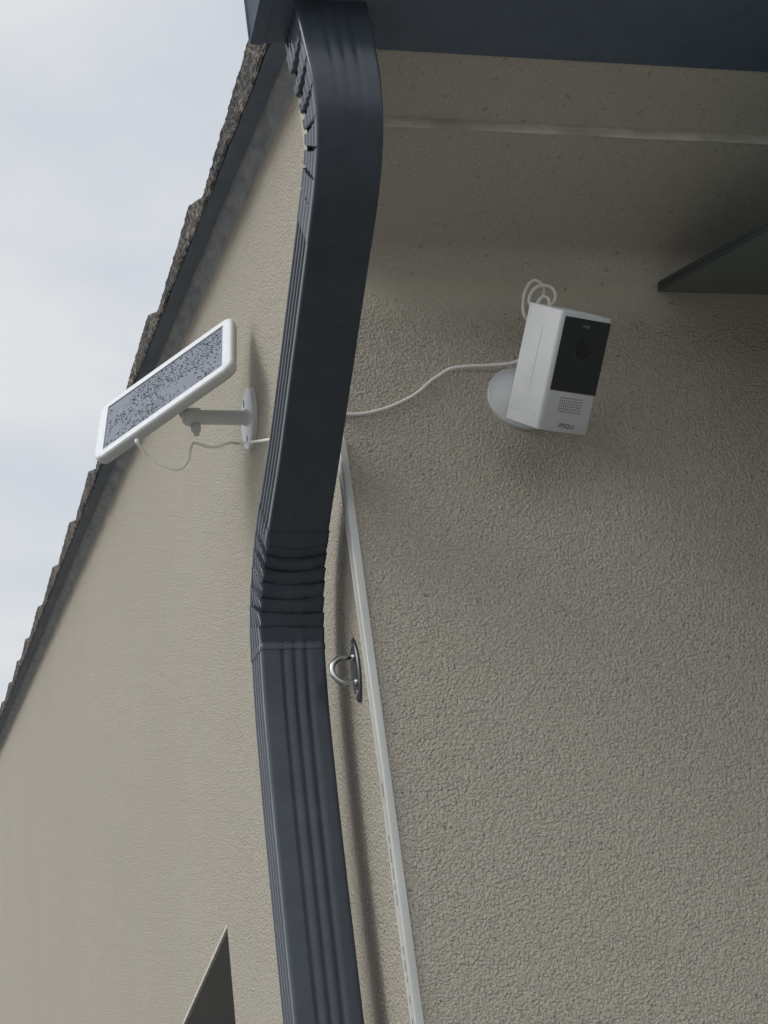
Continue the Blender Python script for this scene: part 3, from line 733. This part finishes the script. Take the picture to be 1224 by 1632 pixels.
# ------------------------------------------------------------------ cable
pe = PM @ Vector((-0.0430, 0.0085, -PH/2)); pd = PR @ Vector((0, 0.25, -1))
cb_pts = [tuple(pe), tuple(pe + pd*0.006), (-0.1290,0.385,2.7620),(-0.1176,0.388,2.7523),(-0.100,0.388,2.7440),(-0.0890,0.388,2.7450),(-0.0805,0.388,2.7575),(-0.0765,0.388,2.7730),(-0.0715,0.388,2.7790),(-0.060,0.388,2.7745),(-0.0470,0.386,2.7725),(-0.033,0.380,2.7745),
          (-0.0200,0.3890,2.7790),(-0.0140,0.3779,2.7735),(-0.0095,0.3537,2.7600),(-0.0065,0.3173,2.7390),(-0.0050,0.2603,2.7062),(-0.0040,0.190,2.664),(-0.0035,0.110,2.620),(-0.004,0.04,2.582),(-0.0035,0.008,2.568),(-0.0005,-0.0035,2.5668),
          (0.0062,-0.0035,2.5673),(0.020,-0.0030,2.5685),(0.0341,-0.0030,2.5719),(0.0480,-0.0030,2.5768),(0.0601,-0.003,2.5828),(0.0705,-0.003,2.5885),(0.0804,-0.003,2.5960),(0.092,-0.003,2.6068),(0.1016,-0.0035,2.6135),(0.111,-0.005,2.6190),(0.1216,-0.006,2.6215),(0.136,-0.007,2.6225),(0.1505,-0.008,2.6228),(0.1781,-0.012,2.6245),
          (0.192,-0.018,2.634),(0.200,-0.026,2.652)]
cb_pts += [(0.1868,-0.036,2.6620),(0.1864,-0.040,2.6764),(0.1906,-0.042,2.6893),(0.1985,-0.043,2.6994),(0.2056,-0.044,2.6974),(0.2088,-0.045,2.6877),(0.2027,-0.046,2.6762),(0.1945,-0.047,2.6670),(0.1893,-0.048,2.6684),(0.1905,-0.049,2.6767),(0.1966,-0.050,2.6851),(0.2046,-0.051,2.6884),(0.2129,-0.052,2.6857),(0.2155,-0.053,2.6768),(0.2116,-0.054,2.6669),(0.2039,-0.055,2.6615),(0.1956,-0.056,2.6591),(0.1950,-0.057,2.6650),(0.2006,-0.058,2.6697),(0.2049,-0.059,2.6660),(0.2040,-0.060,2.6520),(0.2000,-0.062,2.6300),(0.1900,-0.066,2.6100)]
co = empty('power_cable', (0.0, 0.0, 2.567), 'thin white cable running from the solar panel to the coil above the camera', 'cable')
bm = bmesh.new(); tube(bm, catmull(cb_pts, 7), 0.0016, 10); link('cable_jacket', bm, M_cable, co, True, 80)
bm = bmesh.new(); tube(bm, [pe - pd*0.002, pe + pd*0.003, pe + pd*0.006], [0.0030, 0.0028, 0.0022], 12); link('strain_relief', bm, M_cable, co, True)

# ------------------------------------------------------------------ glass canopy
gc = empty('glass_canopy', (0.35, 0, 2.729), 'dark greenish laminated glass canopy sloping out from the wall at the right edge', 'canopy')
g0, g1 = Vector((0, 0.0, 2.7229)), Vector((0, -0.238, 2.6170))
gd = (g1-g0).normalized(); gn = Vector((0, -gd.z, gd.y)); 
if gn.z < 0: gn = -gn
LEN = 0.86
def slab(x0, x1, a0, a1, t0, t1):
    bm = bmesh.new(); vs = []
    for t_ in (t0, t1):
        for x_, l_ in ((x0, a0), (x1, a0), (x1, a1), (x0, a1)):
            p_ = g0 + gd*l_ + gn*t_; vs.append(bm.verts.new((x_, p_.y, p_.z)))
    for f in ((0,3,2,1),(4,5,6,7),(0,1,5,4),(1,2,6,5),(2,3,7,6),(3,0,4,7)): bm.faces.new([vs[i] for i in f])
    bmesh.ops.recalc_face_normals(bm, faces=bm.faces[:]); return bm
X0 = 0.3505
link('glass_sheet', slab(X0+.0012, 1.75, 0.0005, LEN, 0.0, 0.0046), M_glass, gc)
link('glass_sheet', slab(X0+.0012, 1.75, 0.0005, LEN, 0.0056, 0.0102), M_glass, gc)
link('interlayer', slab(X0+.0004, 1.7499, 0.001, LEN-.001, 0.0047, 0.0055), M_inter, gc)
link('polished_edge', slab(X0, X0+.0011, 0.0005, LEN, 0.0, 0.0046), M_gedge, gc)
link('polished_edge', slab(X0, X0+.0011, 0.0005, LEN, 0.0056, 0.0102), M_gedge, gc)
bm = bmesh.new(); bm_box(bm, (0.62, -0.012, 2.700), (1.70, 0.0, 2.7160)); bevel(bm, 0.0015, 2); link('wall_rail', bm, M_gutter, gc)
